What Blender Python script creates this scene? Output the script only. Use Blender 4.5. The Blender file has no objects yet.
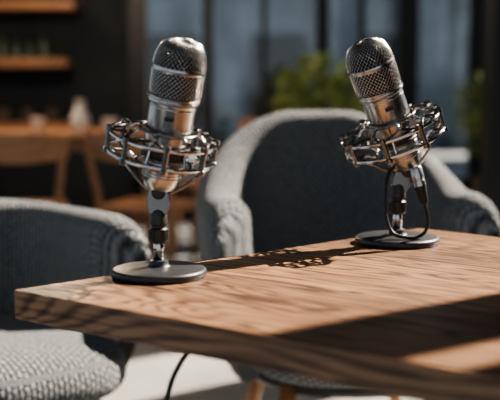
import bpy, math, random
from mathutils import Vector, Matrix
random.seed(4)
D=math.radians
scene=bpy.context.scene

# ---------------------------------------------------------------- materials
def mat(name,col=(.5,.5,.5),rough=.5,metal=0,bump=0,bscale=60,var=0,vscale=8,coat=0,spec=None,stretch=None,sheen=0):
    m=bpy.data.materials.new(name); m.use_nodes=True
    nt=m.node_tree; n=nt.nodes; l=nt.links
    b=n['Principled BSDF']
    b.inputs['Base Color'].default_value=(*col,1); b.inputs['Roughness'].default_value=rough
    b.inputs['Metallic'].default_value=metal
    b.inputs['Coat Weight'].default_value=coat
    b.inputs['Sheen Weight'].default_value=sheen
    tc=n.new('ShaderNodeTexCoord'); mp=n.new('ShaderNodeMapping'); l.new(tc.outputs['Object'],mp.inputs[0])
    if stretch: mp.inputs['Scale'].default_value=stretch
    if var>0:
        nz=n.new('ShaderNodeTexNoise'); nz.inputs['Scale'].default_value=vscale; nz.inputs['Detail'].default_value=4
        l.new(mp.outputs[0],nz.inputs['Vector'])
        cr=n.new('ShaderNodeValToRGB'); l.new(nz.outputs['Fac'],cr.inputs[0])
        cr.color_ramp.elements[0].position=.3; cr.color_ramp.elements[1].position=.7
        cr.color_ramp.elements[0].color=(*[c*(1-var) for c in col],1)
        cr.color_ramp.elements[1].color=(*[min(1,c*(1+var)) for c in col],1)
        l.new(cr.outputs[0],b.inputs['Base Color'])
    if bump>0:
        nb=n.new('ShaderNodeTexNoise'); nb.inputs['Scale'].default_value=bscale; nb.inputs['Detail'].default_value=3
        l.new(mp.outputs[0],nb.inputs['Vector'])
        bp=n.new('ShaderNodeBump'); bp.inputs['Strength'].default_value=bump; bp.inputs['Distance'].default_value=.002
        l.new(nb.outputs['Fac'],bp.inputs['Height']); l.new(bp.outputs[0],b.inputs['Normal'])
    return m

def oak_mat():
    m=bpy.data.materials.new('oak_planks'); m.use_nodes=True
    nt=m.node_tree; n=nt.nodes; l=nt.links; b=n['Principled BSDF']
    tc=n.new('ShaderNodeTexCoord')
    sep=n.new('ShaderNodeSeparateXYZ'); l.new(tc.outputs['Object'],sep.inputs[0])
    def math_(op,a,bv=None):
        q=n.new('ShaderNodeMath'); q.operation=op
        for i,v in enumerate((a,bv)):
            if v is None: continue
            if isinstance(v,(int,float)): q.inputs[i].default_value=v
            else: l.new(v,q.inputs[i])
        return q.outputs[0]
    pl=math_('DIVIDE',math_('ADD',sep.outputs['Y'],.03),.138)
    pid=math_('FLOOR',pl); fr=math_('FRACT',pl)
    wn=n.new('ShaderNodeTexWhiteNoise'); wn.noise_dimensions='1D'; l.new(pid,wn.inputs['W'])
    comb=n.new('ShaderNodeCombineXYZ')
    l.new(math_('ADD',sep.outputs['X'],math_('MULTIPLY',wn.outputs['Value'],7.0)),comb.inputs[0])
    l.new(sep.outputs['Y'],comb.inputs[1]); l.new(math_('ADD',sep.outputs['Z'],math_('MULTIPLY',wn.outputs['Value'],3.0)),comb.inputs[2])
    mp=n.new('ShaderNodeMapping'); mp.inputs['Scale'].default_value=(1.2,9,9); l.new(comb.outputs[0],mp.inputs[0])
    nz=n.new('ShaderNodeTexNoise'); nz.inputs['Scale'].default_value=1.1; nz.inputs['Detail'].default_value=2.5; nz.inputs['Distortion'].default_value=.25
    l.new(mp.outputs[0],nz.inputs['Vector'])
    rings=math_('FRACT',math_('MULTIPLY',nz.outputs['Fac'],24.0))
    rg=n.new('ShaderNodeValToRGB'); l.new(rings,rg.inputs[0])
    e=rg.color_ramp.elements; e[0].position=0; e[0].color=(0,0,0,1); e[1].position=1; e[1].color=(.02,.02,.02,1)
    a=e.new(.35); a.color=(1,1,1,1); a2=e.new(.7); a2.color=(.8,.8,.8,1)
    mp2=n.new('ShaderNodeMapping'); mp2.inputs['Scale'].default_value=(6,110,110); l.new(comb.outputs[0],mp2.inputs[0])
    fn=n.new('ShaderNodeTexNoise'); fn.inputs['Scale'].default_value=1.5; fn.inputs['Detail'].default_value=5; l.new(mp2.outputs[0],fn.inputs['Vector'])
    g=math_('ADD',math_('MULTIPLY',rg.outputs[0],.42),math_('MULTIPLY',fn.outputs['Fac'],1.15))
    cr=n.new('ShaderNodeValToRGB'); l.new(g,cr.inputs[0])
    e=cr.color_ramp.elements; e[0].position=.45; e[0].color=(.016,.008,.005,1); e[1].position=1.0; e[1].color=(.27,.147,.076,1)
    k=e.new(.76); k.color=(.128,.061,.029,1)
    hs=n.new('ShaderNodeHueSaturation'); l.new(cr.outputs[0],hs.inputs['Color']); hs.inputs['Saturation'].default_value=.96
    l.new(math_('ADD',math_('MULTIPLY',wn.outputs['Value'],.5),.75),hs.inputs['Value'])
    d=math_('ABSOLUTE',math_('SUBTRACT',fr,.5)); seam=math_('GREATER_THAN',d,.488)
    mx=n.new('ShaderNodeMix'); mx.data_type='RGBA'; l.new(math_('MULTIPLY',seam,.85),mx.inputs['Factor'])
    l.new(hs.outputs[0],mx.inputs['A']); mx.inputs['B'].default_value=(.016,.008,.005,1)
    l.new(mx.outputs['Result'],b.inputs['Base Color'])
    rr=math_('ADD',math_('MULTIPLY',g,-.15),.52); l.new(rr,b.inputs['Roughness'])
    bp=n.new('ShaderNodeBump'); bp.inputs['Strength'].default_value=.6; bp.inputs['Distance'].default_value=.0017
    l.new(math_('SUBTRACT',g,seam),bp.inputs['Height']); l.new(bp.outputs[0],b.inputs['Normal'])
    return m

def fabric_mat():
    m=bpy.data.materials.new('grey_woven_fabric'); m.use_nodes=True
    nt=m.node_tree; n=nt.nodes; l=nt.links; b=n['Principled BSDF']
    uv=n.new('ShaderNodeUVMap'); uv.uv_map='UVMap'
    nz=n.new('ShaderNodeTexNoise'); nz.inputs['Scale'].default_value=70; l.new(uv.outputs[0],nz.inputs['Vector'])
    mixv=n.new('ShaderNodeMixRGB'); mixv.blend_type='ADD'; mixv.inputs[0].default_value=.009
    l.new(uv.outputs[0],mixv.inputs[1]); l.new(nz.outputs['Color'],mixv.inputs[2])
    sep=n.new('ShaderNodeSeparateXYZ'); l.new(mixv.outputs[0],sep.inputs[0])
    def M(op,a,bv=None):
        q=n.new('ShaderNodeMath'); q.operation=op
        for i,v in enumerate((a,bv)):
            if v is None: continue
            if isinstance(v,(int,float)): q.inputs[i].default_value=v
            else: l.new(v,q.inputs[i])
        return q.outputs[0]
    P=.0125
    s1=M('ABSOLUTE',M('SINE',M('MULTIPLY',sep.outputs['X'],math.pi/P)))
    row=M('FLOOR',M('MULTIPLY',sep.outputs['X'],1/P))
    s2=M('ABSOLUTE',M('SINE',M('ADD',M('MULTIPLY',sep.outputs['Y'],math.pi/.017),M('MULTIPLY',row,1.57))))
    h=M('MULTIPLY',M('POWER',s1,.8),M('ADD',M('MULTIPLY',s2,.6),.4))
    n2=n.new('ShaderNodeTexNoise'); n2.inputs['Scale'].default_value=190; n2.inputs['Detail'].default_value=2; l.new(uv.outputs[0],n2.inputs['Vector'])
    h2=M('ADD',M('MULTIPLY',h,1.0),M('MULTIPLY',M('SUBTRACT',n2.outputs['Fac'],.5),1.5))
    cr=n.new('ShaderNodeValToRGB'); l.new(h2,cr.inputs[0])
    e=cr.color_ramp.elements; e[0].position=.15; e[0].color=(.010,.012,.015,1); e[1].position=1.0; e[1].color=(.40,.43,.46,1)
    k=e.new(.55); k.color=(.105,.120,.137,1)
    l.new(cr.outputs[0],b.inputs['Base Color']); b.inputs['Roughness'].default_value=.9
    b.inputs['Sheen Weight'].default_value=.3
    bp=n.new('ShaderNodeBump'); bp.inputs['Strength'].default_value=1; bp.inputs['Distance'].default_value=.011
    l.new(h2,bp.inputs['Height']); l.new(bp.outputs[0],b.inputs['Normal'])
    return m

M_oak=oak_mat(); M_fab=fabric_mat()
M_nickel=mat('satin_nickel',(.47,.465,.46),.26,1,bump=.05,bscale=300,var=.08,vscale=30)
M_chrome=mat('polished_chrome',(.60,.60,.60),.10,1,var=.05,vscale=20)
M_dkmetal=mat('gunmetal',(.21,.21,.21),.24,1,var=.1,vscale=40)
M_black=mat('matte_black_powdercoat',(.022,.022,.024),.38,0,bump=.25,bscale=500,var=.15,vscale=60)
M_basem=mat('dark_grey_base',(.034,.037,.044),.38,.3,bump=.15,bscale=600,var=.1,vscale=60)
M_rubber=mat('black_rubber',(.012,.012,.013),.45,0,bump=.1,bscale=200,var=.1)
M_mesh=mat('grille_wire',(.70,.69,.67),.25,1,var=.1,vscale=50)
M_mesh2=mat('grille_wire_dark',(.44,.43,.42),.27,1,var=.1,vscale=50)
M_core=mat('grille_foam',(.006,.006,.006),.95,0,var=.2,vscale=80)
M_legwood=mat('beech_leg_wood',(.40,.19,.085),.42,0,var=.25,vscale=10,stretch=(8,8,1),bump=.1)
M_bgwood=mat('walnut_wood',(.34,.17,.085),.45,0,var=.3,vscale=6,stretch=(1,8,8),bump=.1)
M_wall=mat('charcoal_plaster',(.016,.021,.025),.85,0,var=.25,vscale=3,bump=.3,bscale=40)
M_frame=mat('black_steel_frame',(.010,.012,.014),.45,.2,var=.15,vscale=5)
M_floor=mat('concrete_floor',(.27,.27,.265),.5,0,var=.18,vscale=2.5,bump=.15,bscale=30)
M_ceil=mat('ceiling_paint',(.10,.10,.10),.9,0,var=.1,vscale=2)
M_cream=mat('cream_ceramic',(.80,.74,.64),.3,0,var=.08,vscale=10)
M_green=mat('glazed_bottle',(.06,.09,.07),.15,0,var=.2,vscale=10)
M_leaf=mat('leaf_green',(.30,.36,.12),.5,0,var=.4,vscale=9)
M_pot=mat('terracotta_dark',(.10,.075,.06),.7,0,var=.2,vscale=10)
M_ext=mat('street_facade',(.175,.195,.21),.8,0,var=.85,vscale=1.3,stretch=(1.3,1,.8))
M_pave=mat('street_paving',(.28,.28,.28),.8,0,var=.2,vscale=2)
def emis(name,col,s):
    m=mat(name,col,.5); b=m.node_tree.nodes['Principled BSDF']
    b.inputs['Emission Color'].default_value=(*col,1); b.inputs['Emission Strength'].default_value=s; return m
M_bulb=emis('warm_bulb',(1,.62,.32),7)
gm=bpy.data.materials.new('window_glass'); gm.use_nodes=True
_n=gm.node_tree.nodes; _l=gm.node_tree.links; _n.clear()
_o=_n.new('ShaderNodeOutputMaterial'); _t=_n.new('ShaderNodeBsdfTransparent'); _g=_n.new('ShaderNodeBsdfGlossy'); _g.inputs['Roughness'].default_value=.02
_t.inputs[0].default_value=(.86,.9,.92,1)
_x=_n.new('ShaderNodeMixShader'); _x.inputs[0].default_value=.07; _l.new(_t.outputs[0],_x.inputs[1]); _l.new(_g.outputs[0],_x.inputs[2]); _l.new(_x.outputs[0],_o.inputs[0])
M_glass=gm

# ---------------------------------------------------------------- mesh helpers
def obj(name,verts,faces,m=None,parent=None,smooth=True,loc=None,rot=None,uvs=None,auto=None):
    me=bpy.data.meshes.new(name); me.from_pydata([tuple(v) for v in verts],[],faces); me.update()
    if uvs is not None:
        ul=me.uv_layers.new(name='UVMap')
        for lp in me.loops: ul.data[lp.index].uv=uvs[lp.vertex_index]
    for p in me.polygons: p.use_smooth=smooth
    o=bpy.data.objects.new(name,me); scene.collection.objects.link(o)
    if m: me.materials.append(m)
    if parent: o.parent=parent
    if loc: o.location=loc
    if rot: o.rotation_euler=rot
    if auto:
        try: me.set_sharp_from_angle(angle=D(auto))
        except Exception: pass
    return o
def empty(name,loc=(0,0,0),rot=(0,0,0),parent=None,scale=1):
    e=bpy.data.objects.new(name,None); scene.collection.objects.link(e); e.location=loc; e.rotation_euler=rot
    e.scale=scale if isinstance(scale,tuple) else (scale,)*3; e.empty_display_size=.05
    if parent: e.parent=parent
    return e
def join_geo(parts):
    V=[];F=[]
    for v,f in parts:
        o=len(V); V+=list(v); F+=[tuple(i+o for i in q) for q in f]
    return V,F
def xform(g,Mx):
    return [Mx@Vector(v) for v in g[0]],g[1]
def lathe(prof,n=48,cap=True):
    V=[];F=[]
    for r,z in prof:
        for j in range(n):
            a=2*math.pi*j/n; V.append(Vector((r*math.cos(a),r*math.sin(a),z)))
    for i in range(len(prof)-1):
        for j in range(n):
            k=(j+1)%n; F.append((i*n+j,i*n+k,(i+1)*n+k,(i+1)*n+j))
    if cap:
        F.append(tuple(reversed(range(n)))); F.append(tuple((len(prof)-1)*n+j for j in range(n)))
    return V,F
def tube(pts,r,n=8,closed=False,r2=None):
    pts=[Vector(p) for p in pts]; N=len(pts); V=[];F=[]
    up=None
    for i,p in enumerate(pts):
        if closed: t=(pts[(i+1)%N]-pts[i-1]).normalized()
        else: t=(pts[min(i+1,N-1)]-pts[max(i-1,0)]).normalized()
        if up is None:
            up=t.orthogonal().normalized()
        up=(up-t*up.dot(t)).normalized(); s=t.cross(up)
        rr=r if r2 is None else r+(r2-r)*i/(N-1)
        for j in range(n):
            a=2*math.pi*j/n; V.append(p+up*math.cos(a)*rr+s*math.sin(a)*rr)
    for i in range(N if closed else N-1):
        i2=(i+1)%N
        for j in range(n):
            k=(j+1)%n; F.append((i*n+j,i*n+k,i2*n+k,i2*n+j))
    if not closed:
        F.append(tuple(reversed(range(n)))); F.append(tuple((N-1)*n+j for j in range(n)))
    return V,F
def catmull(P,sub=8,closed=False):
    P=[Vector(p) for p in P]; out=[]; N=len(P)
    for i in range(N if closed else N-1):
        if closed: a,b,c,d=P[i-1],P[i],P[(i+1)%N],P[(i+2)%N]
        else: a,b,c,d=P[max(i-1,0)],P[i],P[i+1],P[min(i+2,N-1)]
        for k in range(sub):
            t=k/sub
            out.append(.5*((2*b)+(c-a)*t+(2*a-5*b+4*c-d)*t*t+(3*b-a-3*c+d)*t**3))
    if not closed: out.append(P[-1])
    return out
def ring(R,z,r,n=64,k=8): return tube([(R*math.cos(2*math.pi*i/n),R*math.sin(2*math.pi*i/n),z) for i in range(n)],r,k,True)
def box(cx,cy,cz,sx,sy,sz):
    V=[Vector((cx+a*sx/2,cy+b*sy/2,cz+c*sz/2)) for a in(-1,1) for b in(-1,1) for c in(-1,1)]
    F=[(0,1,3,2),(4,6,7,5),(0,4,5,1),(2,3,7,6),(0,2,6,4),(1,5,7,3)]
    return V,F
def bevel(o,w,seg=3):
    md=o.modifiers.new('bevel','BEVEL'); md.width=w; md.segments=seg; md.limit_method='ANGLE'; md.angle_limit=D(35); return o
def cylz(r,z0,z1,ch=.001,n=32): return lathe([(r-ch,z0),(r,z0+ch),(r,z1-ch),(r-ch,z1)],n)

# ---------------------------------------------------------------- room
RX0,RX1,RY0,RY1,H=-3.2,2.2,-2.0,7.6,4.4
o=obj('floor',*join_geo([box((RX0+RX1)/2,2.8,-.05,RX1-RX0,9.8,.1)]),M_floor,smooth=False)
obj('ceiling',*box((RX0+RX1)/2,2.8,H+.05,RX1-RX0+.2,9.8,.1),M_ceil,smooth=False)
xs=-.84
obj('wall_back',*join_geo([box((RX0+xs)/2,RY1+.06,H/2,xs-RX0,.12,H),box((xs+RX1)/2,RY1+.06,(3.1+H)/2,RX1-xs,.12,H-3.1),box((xs+RX1)/2,RY1+.06,.12,RX1-xs,.12,.24)]),M_wall,smooth=False)
parts=[]
for x,w in((-.80,.13),(-.30,.07),(.10,.04),(.52,.09),(.80,.04),(1.13,.14),(1.62,.08),(2.15,.08)):
    parts.append(box(x,RY1,1.67,w,.10,2.86))
parts.append(box((xs+RX1)/2,RY1,2.4,RX1-xs,.08,.06)); parts.append(box((xs+RX1)/2,RY1,.27,RX1-xs,.1,.08))
w=obj('window_1',*join_geo(parts),M_frame,smooth=False)
obj('glass_pane',*box((xs+RX1)/2,RY1+.02,1.7,RX1-xs-.02,.008,2.8),M_glass,parent=w,smooth=False)
lp=[box(RX0-.06,2.8,.2,.12,9.8,.4),box(RX0-.06,2.8,(3.3+H)/2,.12,9.8,H-3.3),box(RX0-.06,6.3,1.85,.12,2.7,3.1)]
obj('wall_left',*join_geo(lp),M_wall,smooth=False)
parts=[]
for y,wd in((-1.95,.1),(-.9,.08),(.25,.08),(1.4,.08),(2.55,.08),(3.7,.08),(4.85,.1)):
    parts.append(box(RX0-.04,y,1.85,.07,wd,2.92))
parts.append(box(RX0-.04,1.45,2.2,.06,6.9,.06))
obj('window_2',*join_geo(parts),M_frame,smooth=False)
def span(y0,y1): return box(RX1+.06,(y0+y1)/2,2.32,.12,y1-y0,3.84)
obj('wall_right',*join_geo([box(RX1+.06,2.8,.2,.12,9.8,.4),box(RX1+.06,2.8,H-.08,.12,9.8,.16),span(5.8,7.7),span(-1.6,2.33)]),M_wall,smooth=False)  # unseen wall; its long near pier is shaped to shade the table
parts=[box(RX1+.02,y,2.32,.08,w,3.84) for y,w in((2.365,.07),(2.60,.15),(3.52,.05),(4.75,.05),(5.75,.1))]  # unseen posts; first two placed for the table's shadow edge and sun streak
obj('window_3_shadow_posts',*join_geo(parts),M_frame,smooth=False)
o=obj('steel_column',*join_geo([box(1.02,4.1,H/2,.20,.20,H),box(1.02,4.1,.06,.28,.28,.12),box(1.02,4.1,H-.06,.28,.28,.12)]),M_frame,smooth=False); bevel(o,.006)
obj('street_pavement',*box(0,12.5,-.15,22,9.6,.1),M_pave,smooth=False)
fb=obj('building_facade',*box(-2,15,4,18,.4,8),M_ext,smooth=False)
wp=[]
for i in range(-6,6):
    for k in range(4): wp.append(box(i*1.5+.4,14.78,1.0+k*1.9,.75,.06,1.3))
obj('facade_windows',*join_geo(wp),M_frame,parent=fb,smooth=False)

# ---------------------------------------------------------------- oak table
def polybox(pts,z0,z1):
    n=len(pts); V=[Vector((x,y,z0)) for x,y in pts]+[Vector((x,y,z1)) for x,y in pts]
    F=[tuple(reversed(range(n))),tuple(range(n,2*n))]+[(i,(i+1)%n,n+(i+1)%n,n+i) for i in range(n)]
    return V,F
tbl=empty('wooden_table',(-.307,1.337,0),(0,0,D(-37)))
def rc(q,rad,seg=5):
    out=[]
    for i in range(len(q)):
        p=Vector(q[i]); a=(Vector(q[i-1])-p).normalized(); b=(Vector(q[(i+1)%len(q)])-p).normalized()
        s=p+a*rad; e=p+b*rad
        for k in range(seg+1):
            t=k/seg; out.append(tuple((1-t)**2*s+2*t*(1-t)*p+t*t*e))
    return out
top=obj('table_top',*polybox(rc([(0,0),(1.5,0),(1.5,.70),(.147,.827)],.006),.712,.75),M_oak,parent=tbl,smooth=False); bevel(top,.0022,3)
ped=join_geo([box(.78,.37,.38,.10,.10,.66),box(.78,.37,.03,.75,.09,.06),box(.78,.37,.03,.09,.60,.06),box(.78,.37,.698,.5,.3,.03)])
p=obj('pedestal',*ped,M_frame,parent=tbl,smooth=False); bevel(p,.006)

# ---------------------------------------------------------------- microphones
def grille_wire(prof,n,name,m,parent,th=.0012):
    V=[];F=[]
    for i,(r,z) in enumerate(prof):
        for j in range(n):
            a=2*math.pi*(j+.5*(i%2))/n; V.append((r*math.cos(a),r*math.sin(a),z))
    for i in range(len(prof)-2):
        for j in range(n):
            if i%2==0: a,b=(j-1)%n,j
            else: a,b=j,(j+1)%n
            F.append((i*n+j,(i+1)*n+b,(i+2)*n+j,(i+1)*n+a))
    o=obj(name,V,F,m,parent=parent)
    w=o.modifiers.new('wire','WIREFRAME'); w.thickness=th; w.use_even_offset=False; w.use_boundary=True
    return o
def build_mic(loc,scale,tilt,lean,headloc,spin,second=False,cr_=1.0,coff=0,hs=(1,1,1)):
    E=empty('condenser_microphone',loc,(0,0,0),scale=scale)
    base=[(.058,0),(.0645,.0008),(.066,.003),(.066,.0085),(.0645,.0105),(.061,.0118),(.030,.0135),(.016,.0145),(.0135,.017),(.0125,.022),(.0095,.0235)]
    obj('stand_base',*lathe(base,96),M_basem,parent=E,auto=40)
    obj('stand_pole',*lathe([(.0076,.022),(.0076,.056)],32),M_chrome,parent=E)
    g=[(.0085,.046),(.0122,.048),(.0130,.050),(.0130,.066),(.0104,.068),(.0104,.071),(.0126,.073),(.0120,.090),(.0104,.0925),(.0085,.095)]
    obj('height_clutch',*lathe(g,32),M_black,parent=E,auto=35)
    hx,hy,hz=headloc
    rb=[]
    for j in range(18):
        a=2*math.pi*j/18; rb.append(xform(box(0,0,.058,.0012,.0018,.013),Matrix.Rotation(a,4,'Z')@Matrix.Translation((.0132,0,0))))
    obj('clutch_ribs',*join_geo(rb),M_black,parent=E,smooth=False)
    sgn=-1 if not second else 1
    b=Vector((hx+sgn*.002,hy,hz-.013))
    a=Vector((0,0,.088))
    dv=(b-a); ang=math.atan2(dv.x,dv.z); L=dv.length
    pls=[]
    for s in(-1,1):
        pts=[(-.0125,0),(.0125,0),(.016,L*.6),(.0125,L+.006),(.005,L+.010),(-.005,L+.010),(-.0125,L+.006),(-.016,L*.6)]
        V=[Vector((x,s*.0075-.0018,z)) for x,z in pts]+[Vector((x,s*.0075+.0018,z)) for x,z in pts]; n=len(pts)
        F=[tuple(range(n)),tuple(reversed(range(n,2*n)))]+[(i,n+i,n+(i+1)%n,(i+1)%n) for i in range(n)]
        pls.append((V,F))
    o=obj('swivel_bracket',*xform(join_geo(pls),Matrix.Translation(a)@Matrix.Rotation(ang,4,'Y')),M_dkmetal,parent=E,smooth=False); bevel(o,.0008,2)
    obj('swivel_post',*tube([a,a+(b-a)*.7],.0068,20),M_dkmetal,parent=E,auto=40)
    kn=xform(lathe([(.004,-.016),(.0065,-.0155),(.0065,-.0105),(.0095,-.0100),(.0095,.0100),(.0055,.0105),(.0055,.014),(.009,.0145),(.009,.022),(.007,.024)],28),Matrix.Translation((b.x,b.y,b.z))@Matrix.Rotation(D(-90),4,'X'))
    obj('swivel_knuckle',*kn,M_black,parent=E,auto=35)
    Hd=empty('microphone_head',headloc,(D(lean),D(tilt),0),parent=E)
    Bd=empty('capsule_assembly',(0,0,0),(0,0,0),parent=Hd,scale=hs)
    body=[(.012,-.008),(.0205,-.006),(.0240,0),(.0255,.006),(.0268,.012),(.0268,.026),(.0278,.027),(.0278,.031),(.0272,.032),(.0288,.045),(.0300,.058),(.0312,.070),(.0314,.108),(.0318,.110),(.0326,.1115),(.0340,.1125),(.0340,.119),(.0324,.120)]
    obj('mic_body',*lathe(body,64),M_nickel,parent=Bd,auto=35)
    obj('body_rings',*join_geo([ring(.0270,.012,.0009),ring(.0270,.016,.0009),ring(.0270,.020,.0009),ring(.0317,.1055,.0010),ring(.0342,.1158,.0012)]),M_chrome,parent=Bd)
    obj('pattern_switch',*xform(join_geo([box(0,0,0,.012,.004,.005),box(.002,-.002,0,.004,.003,.0035)]),Matrix.Translation((0,-.0313,.094))),M_black,parent=Bd,smooth=False)
    lo=[(.0322+.0016*min(1,i/5),.120+.0031*i) for i in range(12)]
    zt=lo[-1][1]
    up=[];K=17
    for i in range(K):
        t=i/(K-1)*math.pi/2*.985
        up.append((.0338*max(math.cos(t),.0)**.66,zt+.003+.037*math.sin(t)))
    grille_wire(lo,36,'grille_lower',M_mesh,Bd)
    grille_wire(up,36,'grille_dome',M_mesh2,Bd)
    obj('grille_band',*lathe([(.0332,zt-.002),(.0348,zt-.0018),(.0353,zt),(.0353,zt+.003),(.0348,zt+.0045),(.0332,zt+.005)],64,cap=False),M_nickel,parent=Bd,auto=35)
    cr=[(.0285,.118),(.0300,.126),(.0304,zt)]+[(max(r-.0032,.0004),z-.0032) for r,z in up[1:]]
    obj('grille_core',*lathe(cr,40),M_core,parent=Bd)
    obj('grille_spine',*join_geo([tube(catmull([(s*.0332,0,.121),(s*.0342,0,zt)]+[(s*max(r+.0005,0),0,z+.0004) for r,z in up[2::3]],3),.0013,6) for s in(-1,1)]),M_mesh,parent=Bd)
    # shock mount
    Sm=empty('shock_mount',(0,0,-.003),(0,0,0),parent=Hd)
    Ca=[];El=[];Kn=[]
    RO=.0728*cr_
    Rg=[ring(RO,.067,.0028,80),ring(RO,.042,.0028,80),ring(.0390,.078,.0026),ring(.0385,.031,.0026)]
    obj('cage_rings',*xform(join_geo(Rg[:2]),Matrix.Translation((coff,0,0))),M_chrome,parent=Sm)
    obj('cradle_rings',*join_geo(Rg[2:]),M_dkmetal,parent=Sm)
    N=8
    for j in range(N):
        a=2*math.pi*(j+.5)/N+D(spin)
        Mx=Matrix.Rotation(a,4,'Z')
        for z0,z1 in((.078,.073),(.031,.036)):
            Ca.append(xform(tube(catmull([(.038,0,z0),(.045,0,z0),(.052,0,z1),(.058,0,z1)],4),.0024,8),Mx))
            Kn.append(xform(lathe([(.0025,-.003),(.0046,-.0022),(.0046,.0022),(.0025,.003)],14),Mx@Matrix.Translation((.058,0,z1))@Matrix.Rotation(D(90),4,'Y')))
        M2=Matrix.Translation((coff,0,0))@Matrix.Rotation(a+math.pi/N,4,'Z')
        Kn.append(xform(lathe([(.003,.035),(.0055,.036),(.0055,.042),(.0038,.043),(.0038,.066),(.0055,.067),(.0055,.073),(.003,.074)],14),M2@Matrix.Translation((RO,0,0))))
        aO=[a+math.pi/N-.06,a+math.pi/N+.06]; rr=RO-.001
        for zo,zi in((.069,.073),(.040,.036)):
            El.append(tube([(coff+rr*math.cos(aO[0]),rr*math.sin(aO[0]),zo),(.058*math.cos(a),.058*math.sin(a),zi)],.0022,6))
            an=a+2*math.pi/N
            El.append(tube([(coff+rr*math.cos(aO[1]),rr*math.sin(aO[1]),zo),(.058*math.cos(an),.058*math.sin(an),zi)],.0022,6))
    obj('cage_arms',*join_geo(Ca),M_chrome,parent=Sm)
    obj('cage_pillars',*join_geo(Kn),M_dkmetal,parent=Sm,auto=35)
    obj('elastic_cords',*join_geo(El),M_rubber,parent=Sm)
    st=[]
    for j in range(4):
        Mx=Matrix.Rotation(2*math.pi*(j+.5)/4+D(spin),4,'Z')
        st.append(xform(tube(catmull([(.0385,0,.078),(.0355,0,.066),(.033,0,.054),(.035,0,.042),(.0385,0,.031)],5),.0021,8),Mx))
    obj('cradle_straps',*join_geo(st),M_chrome,parent=Sm)
    obj('clamp_collar',*lathe([(.0270,.040),(.0330,.041),(.0330,.0435),(.0318,.045),(.0318,.052),(.0330,.0535),(.0330,.056),(.028,.057)],48,cap=False),M_black,parent=Sm,auto=35)
    yk=[]
    for s in(-1,1):
        yk.append(tube(catmull([(coff+s*(RO-.001),-.004,.043),(coff*.8+s*.064,-.004,.033),(s*.048,-.004,.020),(s*.032,-.003,.004),(s*.017,-.002,-.006),(0,0,-.009)],6),.0030,9))
    yk.append(cylz(.0130,-.015,-.003,.0015,28))
    obj('yoke',*join_geo(yk),M_dkmetal,parent=Sm,auto=40)
    return E
m1=build_mic((-.126,1.434,.75),1.0,10.5,10,(.003,0,.130),10,coff=-.006,hs=(1.03,1.03,1.03))
m2=build_mic((.245,1.730,.75),1.06,-21.5,11,(.011,0,.127),25,True,cr_=1.06,coff=-.003,hs=(1.04,1.04,1.05))

# plug and cable on the second microphone
dirp=Vector((.012,-.004,-.045)).normalized()
rot=Vector((0,0,-1)).rotation_difference(dirp).to_matrix().to_4x4()
prof=[(.0085,.0),(.0098,-.002),(.0098,-.018),(.0088,-.019),(.0088,-.021),(.0098,-.022),(.0098,-.030)]
MX=Matrix.Translation(Vector((.022,-.028,.122)))@rot
obj('plug_shell',*xform(lathe(prof,28),MX),M_nickel,parent=m2,auto=35)
obj('plug_boot',*xform(lathe([(.0092,-.030),(.0092,-.034),(.0080,-.038),(.0066,-.055),(.0045,-.058)],24),MX),M_rubber,parent=m2,auto=35)
endp=MX@Vector((0,0,-.056))
cab=catmull([endp,endp+Vector((.004,-.002,-.016)),(.042,-.034,.032),(.030,-.040,.0175),(.004,-.046,.0165),(-.014,-.040,.024),(-.023,-.034,.050),(-.024,-.030,.085),(-.018,-.022,.112),(-.006,-.012,.122)],8)
obj('microphone_cable',*tube(cab,.0028,10),M_rubber,parent=m2)

cb=catmull([(-.02,1.30,.712),(-.065,1.26,.700),(-.092,1.235,.665),(-.104,1.225,.62),(-.125,1.22,.56),(-.16,1.23,.45),(-.21,1.27,.28),(-.25,1.33,.10),(-.24,1.42,.012),(-.1,1.55,.006),(.1,1.6,.006),(.3,1.5,.006)],8)
TI=(Matrix.Translation((-.307,1.337,0))@Matrix.Rotation(D(-37),4,'Z')).inverted()
obj('power_cable',*xform(tube(cb,.0034,10),TI),M_rubber,parent=tbl)

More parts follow.
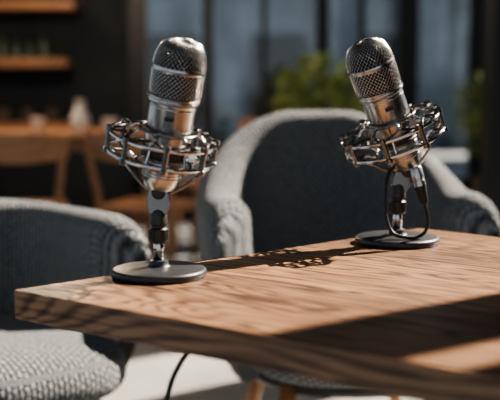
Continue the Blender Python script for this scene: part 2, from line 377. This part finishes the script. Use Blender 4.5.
# ---------------------------------------------------------------- upholstered armchairs
def smooth(t): t=max(0,min(1,t)); return t*t*(3-2*t)
def armchair(loc,facing,hback,harm,R=.36,span=112,wide=62):
    E=empty('upholstered_armchair',loc,(0,0,D(facing)))
    nphi=72; V=[];F=[];UV=[]
    for i in range(nphi+1):
        u=i/nphi*2-1; ph=u*span
        au=abs(u)
        h=harm+(hback-harm)*(1-smooth((abs(ph)-12)/wide))
        e=max(0,(au-.88)/.12); k=math.sqrt(max(0,1-e*e)) if e<1 else 0
        k=max(k,.03)
        th=(.080+.035*smooth((abs(ph)-40)/50))*(.25+.75*k); hh=h-(1-k)*.09
        z0=.335
        pts=[]
        no=9
        rb=R-.075; rt=R
        for q in range(no):
            t=q/(no-1); z=z0+(hh-th*.5-z0)*t
            r=rb+(rt-rb)*math.sin(t*math.pi/2)**.9; pts.append((r,z))
        for q in range(1,8):
            a=math.pi*q/8; pts.append((rt-th/2+th/2*math.cos(a),hh-th*.5+th*.5*math.sin(a)))
        for q in range(no):
            t=1-q/(no-1); z=z0+(hh-th*.5-z0)*t
            r=rb+(rt-rb)*math.sin(t*math.pi/2)**.9-th; pts.append((r,z))
        a=D(90+ph)
        c,s=math.cos(a),math.sin(a)
        sq=1/((abs(c)**2.6+abs(s)**2.6)**(1/2.6))
        L=0; pv=None
        for (r,z) in pts:
            V.append(Vector((r*c*sq,r*s*sq,z)))
            if pv is not None: L+=math.hypot(r-pv[0],z-pv[1])
            pv=(r,z)
            UV.append((D(ph)*.36,L))
    m=len(pts)
    for i in range(nphi):
        for q in range(m-1):
            F.append((i*m+q,(i+1)*m+q,(i+1)*m+q+1,i*m+q+1))
        F.append((i*m+m-1,(i+1)*m+m-1,(i+1)*m,i*m))
    F.append(tuple(range(m))); F.append(tuple(reversed([nphi*m+q for q in range(m)])))
    F=[tuple(reversed(f)) for f in F]
    obj('back_shell',V,F,M_fab,parent=E,uvs=UV)
    V=[];F=[];UV=[]; n=64
    rs=[]
    for q in range(0,19):
        t=-math.pi/2+math.pi*q/18
        rr=abs(math.cos(t))**.45; zz=math.copysign(abs(math.sin(t))**.75,math.sin(t))
        rs.append((rr,zz))
    for (rr,zz) in rs:
        for j in range(n):
            a=2*math.pi*j/n; c,s=math.cos(a),math.sin(a)
            sq=1/((abs(c)**2.9+abs(s)**2.9)**(1/2.9))
            x=.262*c*sq*rr; y=(.285 if s<0 else .245)*s*sq*rr-.02
            z=.405+.068*zz+(.012*(1-(x*x+y*y)/.09) if zz>0 else 0)
            V.append(Vector((x,y,z)))
            if zz>.55: UV.append((x,y))
            else: UV.append((a*.27,-.3+(z-.45)))
    for i in range(len(rs)-1):
        for j in range(n):
            k=(j+1)%n; F.append((i*n+j,i*n+k,(i+1)*n+k,(i+1)*n+j))
    obj('seat_cushion',V,F,M_fab,parent=E,uvs=UV)
    fr=lathe([(.20,.315),(.235,.318),(.245,.33),(.245,.345),(.22,.35)],48)
    obj('seat_frame',*fr,M_rubber,parent=E,auto=35)
    for k,(sx,sy) in enumerate(((-1,-1),(1,-1),(-1,1),(1,1))):
        g=tube([(sx*.165,sy*.165,.335),(sx*.195,sy*.195,.17),(sx*.225,sy*.225,.004)],.021,16,r2=.012)
        obj('leg_%d'%(k+1),*g,M_legwood,parent=E)
    return E
armchair((.226,2.50,0),9,.94,.755,R=.352,span=116,wide=75)
armchair((-.580,2.24,0),40,.735,.715)

# ---------------------------------------------------------------- background furniture
def cafe_table(loc,rot,sx=.7,sy=.7):
    E=empty('cafe_table',loc,(0,0,D(rot)))
    o=obj('table_top',*box(0,0,.735,sx,sy,.03),M_bgwood,parent=E,smooth=False); bevel(o,.006)
    g=[tube([(a*(sx/2-.06),b*(sy/2-.06),.72),(a*(sx/2-.04),b*(sy/2-.04),.0)],.024,12,r2=.016) for a in(-1,1) for b in(-1,1)]
    obj('legs',*join_geo(g),M_bgwood,parent=E)
    o=obj('apron',*join_geo([box(0,s*(sy/2-.07),.69,sx-.14,.02,.06) for s in(-1,1)]+[box(s*(sx/2-.07),0,.69,.02,sy-.14,.06) for s in(-1,1)]),M_bgwood,parent=E,smooth=False)
    return E
def dining_chair(loc,rot):
    E=empty('dining_chair',loc,(0,0,D(rot)))
    o=obj('seat',*polybox(rc([(-.20,-.21),(.20,-.21),(.18,.19),(-.18,.19)],.05),.435,.465),M_bgwood,parent=E,smooth=False); bevel(o,.008)
    g=[tube([(s*.16,-.17,.44),(s*.19,-.20,0)],.019,12,r2=.012) for s in(-1,1)]
    for s in(-1,1): g.append(tube(catmull([(s*.19,.22,0),(s*.17,.18,.44),(s*.185,.21,.62),(s*.20,.24,.78)],5),.016,12))
    obj('legs',*join_geo(g),M_bgwood,parent=E)
    V=[];F=[];n=24
    for i in range(n+1):
        t=i/n*2-1; x=.22*t; y=.27-.055*t*t
        zt=.80-.015*t*t; zb=.67+.02*t*t
        for (yy,z) in((y-.012,zb),(y+.012,zb),(y+.012,zt),(y-.012,zt)): V.append((x,yy,z))
    for i in range(n):
        for q in range(4): F.append((i*4+q,i*4+(q+1)%4,(i+1)*4+(q+1)%4,(i+1)*4+q))
    F+= [(3,2,1,0),(n*4,n*4+1,n*4+2,n*4+3)]
    o=obj('backrest',V,F,M_bgwood,parent=E,smooth=False); bevel(o,.006)
    return E
cafe_table((-1.05,5.65,0),4,1.1,.75)
cafe_table((.30,6.85,0),0,.7,.55)
dining_chair((-1.02,4.65,0),188)
dining_chair((-.45,4.75,0),160)
dining_chair((-.18,5.75,0),-70)
def vase(name,loc,prof,m):
    return obj(name,*lathe(prof,28),m,loc=loc,auto=50)
vase('ceramic_vase',(-.88,5.45,.75),[(.03,0),(.05,.03),(.052,.07),(.03,.12),(.022,.15),(.028,.17)],M_cream)
vase('coffee_cup',(-.72,5.42,.75),[(.02,0),(.028,.006),(.038,.05),(.040,.075)],M_cream)
vase('coffee_cup',(-1.12,5.55,.75),[(.02,0),(.028,.006),(.038,.05),(.040,.075)],M_cream)
sh=empty('wall_shelf',(-1.62,7.42,0))
o=obj('boards',*join_geo([box(0,.0,1.14,.72,.30,.06),box(0,0,1.53,.84,.30,.05),box(0,0,.70,.72,.30,.05),box(-.35,0,1.1,.04,.28,.95)]),M_bgwood,parent=sh,smooth=False); bevel(o,.004)
it=[]
for i in range(6):
    x=-.30+i*.095; h=.10+.1*random.random()
    it.append(xform(lathe([(.026,0),(.030,.004),(.030,h*.6),(.012,h*.8),(.012,h)],18),Matrix.Translation((x,-.02,1.171))))
obj('shelf_bottles',*join_geo(it),M_green,parent=sh,auto=40)
it=[]
for i in range(4):
    x=-.28+i*.17
    it.append(xform(lathe([(.03,0),(.045,.01),(.05,.08),(.042,.09)],18),Matrix.Translation((x,-.03,.726))))
obj('shelf_bowls',*join_geo(it),M_pot,parent=sh,auto=40)
M_shade=mat('brass_shade',(.6,.35,.16),.35,1,var=.1)
def fill_pendant(loc,pw):  # added lamp, hung out of view to light the background wood
    E=empty('unseen_fill_pendant',loc)
    obj('shade',*lathe([(.015,.16),(.03,.15),(.06,.10),(.12,.0),(.123,-.005)],36,cap=False),M_shade,parent=E)
    obj('bulb',*lathe([(.004,-.03),(.022,-.02),(.030,0),(.022,.025),(.012,.05)],20),M_bulb,parent=E)
    obj('cord',*tube([(0,0,.16),(0,0,H-loc[2])],.004,8),M_rubber,parent=E)
    ld=bpy.data.lights.new('background_fill_light','POINT'); ld.energy=pw; ld.color=(1,.75,.52); ld.shadow_soft_size=.04  # warm fill for the background furniture and shelf
    lo=bpy.data.objects.new('background_fill_light',ld); scene.collection.objects.link(lo); lo.parent=E; lo.location=(0,0,-.06)
fill_pendant((-1.15,5.4,1.95),65)
fill_pendant((-1.5,6.9,1.95),6)
def plant(loc,zc,rx,rz,n,potH=.42):
    E=empty('potted_plant',loc)
    obj('planter',*lathe([(.10,0),(.12,.01),(.15,potH-.01),(.155,potH),(.14,potH),(.13,potH-.04)],32),M_pot,parent=E,auto=40)
    V=[];F=[];st=[]
    for i in range(n):
        th=random.uniform(0,2*math.pi); cz=random.uniform(-1,1); rr=random.random()**.4
        s=math.sqrt(1-cz*cz)
        c=Vector((rx*s*math.cos(th)*rr,rx*s*math.sin(th)*rr,zc+rz*cz*rr))
        d=Vector((math.cos(th)+random.uniform(-.6,.6),math.sin(th)+random.uniform(-.6,.6),random.uniform(-.2,1))).normalized()
        sd=d.cross(Vector((random.uniform(-1,1),random.uniform(-1,1),1))).normalized(); up=sd.cross(d)
        L=random.uniform(.05,.10); W=L*.22; k=len(V)
        V+=[c,c+d*L*.35+sd*W+up*.004,c+d*L*.75+sd*W*.7,c+d*L,c+d*L*.75-sd*W*.7,c+d*L*.35-sd*W+up*.004]
        F+=[(k,k+1,k+2,k+3),(k,k+3,k+4,k+5)]
        if i%14==0: st.append(tube(catmull([(0,0,potH-.04),(c.x*.3,c.y*.3,(potH+c.z)/2),tuple(c)],4),.004,5,r2=.002))
    obj('leaves',V,F,M_leaf,parent=E); obj('stems',*join_geo(st),M_pot,parent=E)
plant((.36,5.3,0),.88,.24,.26,700)
plant((1.55,6.6,0),.8,.25,.3,500)

# ---------------------------------------------------------------- light
sd=bpy.data.lights.new('sun','SUN'); sd.energy=23; sd.angle=D(.5); sd.color=(1,.86,.70)
so=bpy.data.objects.new('sun',sd); scene.collection.objects.link(so)
az,el=D(180+36),D(39)
d=Vector((math.cos(el)*math.cos(az),math.cos(el)*math.sin(az),-math.sin(el)))
so.rotation_euler=Vector((0,0,-1)).rotation_difference(d).to_euler(); so.location=(6,4,6)
W=bpy.data.worlds.new('sky'); scene.world=W; W.use_nodes=True
nt=W.node_tree; bg=nt.nodes['Background']
tc=nt.nodes.new('ShaderNodeTexCoord'); sp=nt.nodes.new('ShaderNodeSeparateXYZ'); cr=nt.nodes.new('ShaderNodeValToRGB')
nt.links.new(tc.outputs['Generated'],sp.inputs[0]); nt.links.new(sp.outputs['Z'],cr.inputs[0]); nt.links.new(cr.outputs[0],bg.inputs[0])
cr.color_ramp.elements[0].position=0; cr.color_ramp.elements[0].color=(.66,.71,.75,1)
cr.color_ramp.elements[1].position=.8; cr.color_ramp.elements[1].color=(.38,.49,.65,1)
bg.inputs[1].default_value=.95

# ---------------------------------------------------------------- camera
cd=bpy.data.cameras.new('camera'); co=bpy.data.objects.new('camera',cd); scene.collection.objects.link(co)
cd.sensor_width=36; cd.lens=36*1050/500; co.location=(0,0,1.02); co.rotation_euler=(D(90-6.52),0,0)
cd.dof.use_dof=True; cd.dof.focus_distance=1.56; cd.dof.aperture_fstop=3.1
cd.clip_start=.02
scene.camera=co
scene.view_settings.view_transform='AgX'
try: scene.view_settings.look='AgX - Medium High Contrast'
except Exception: pass
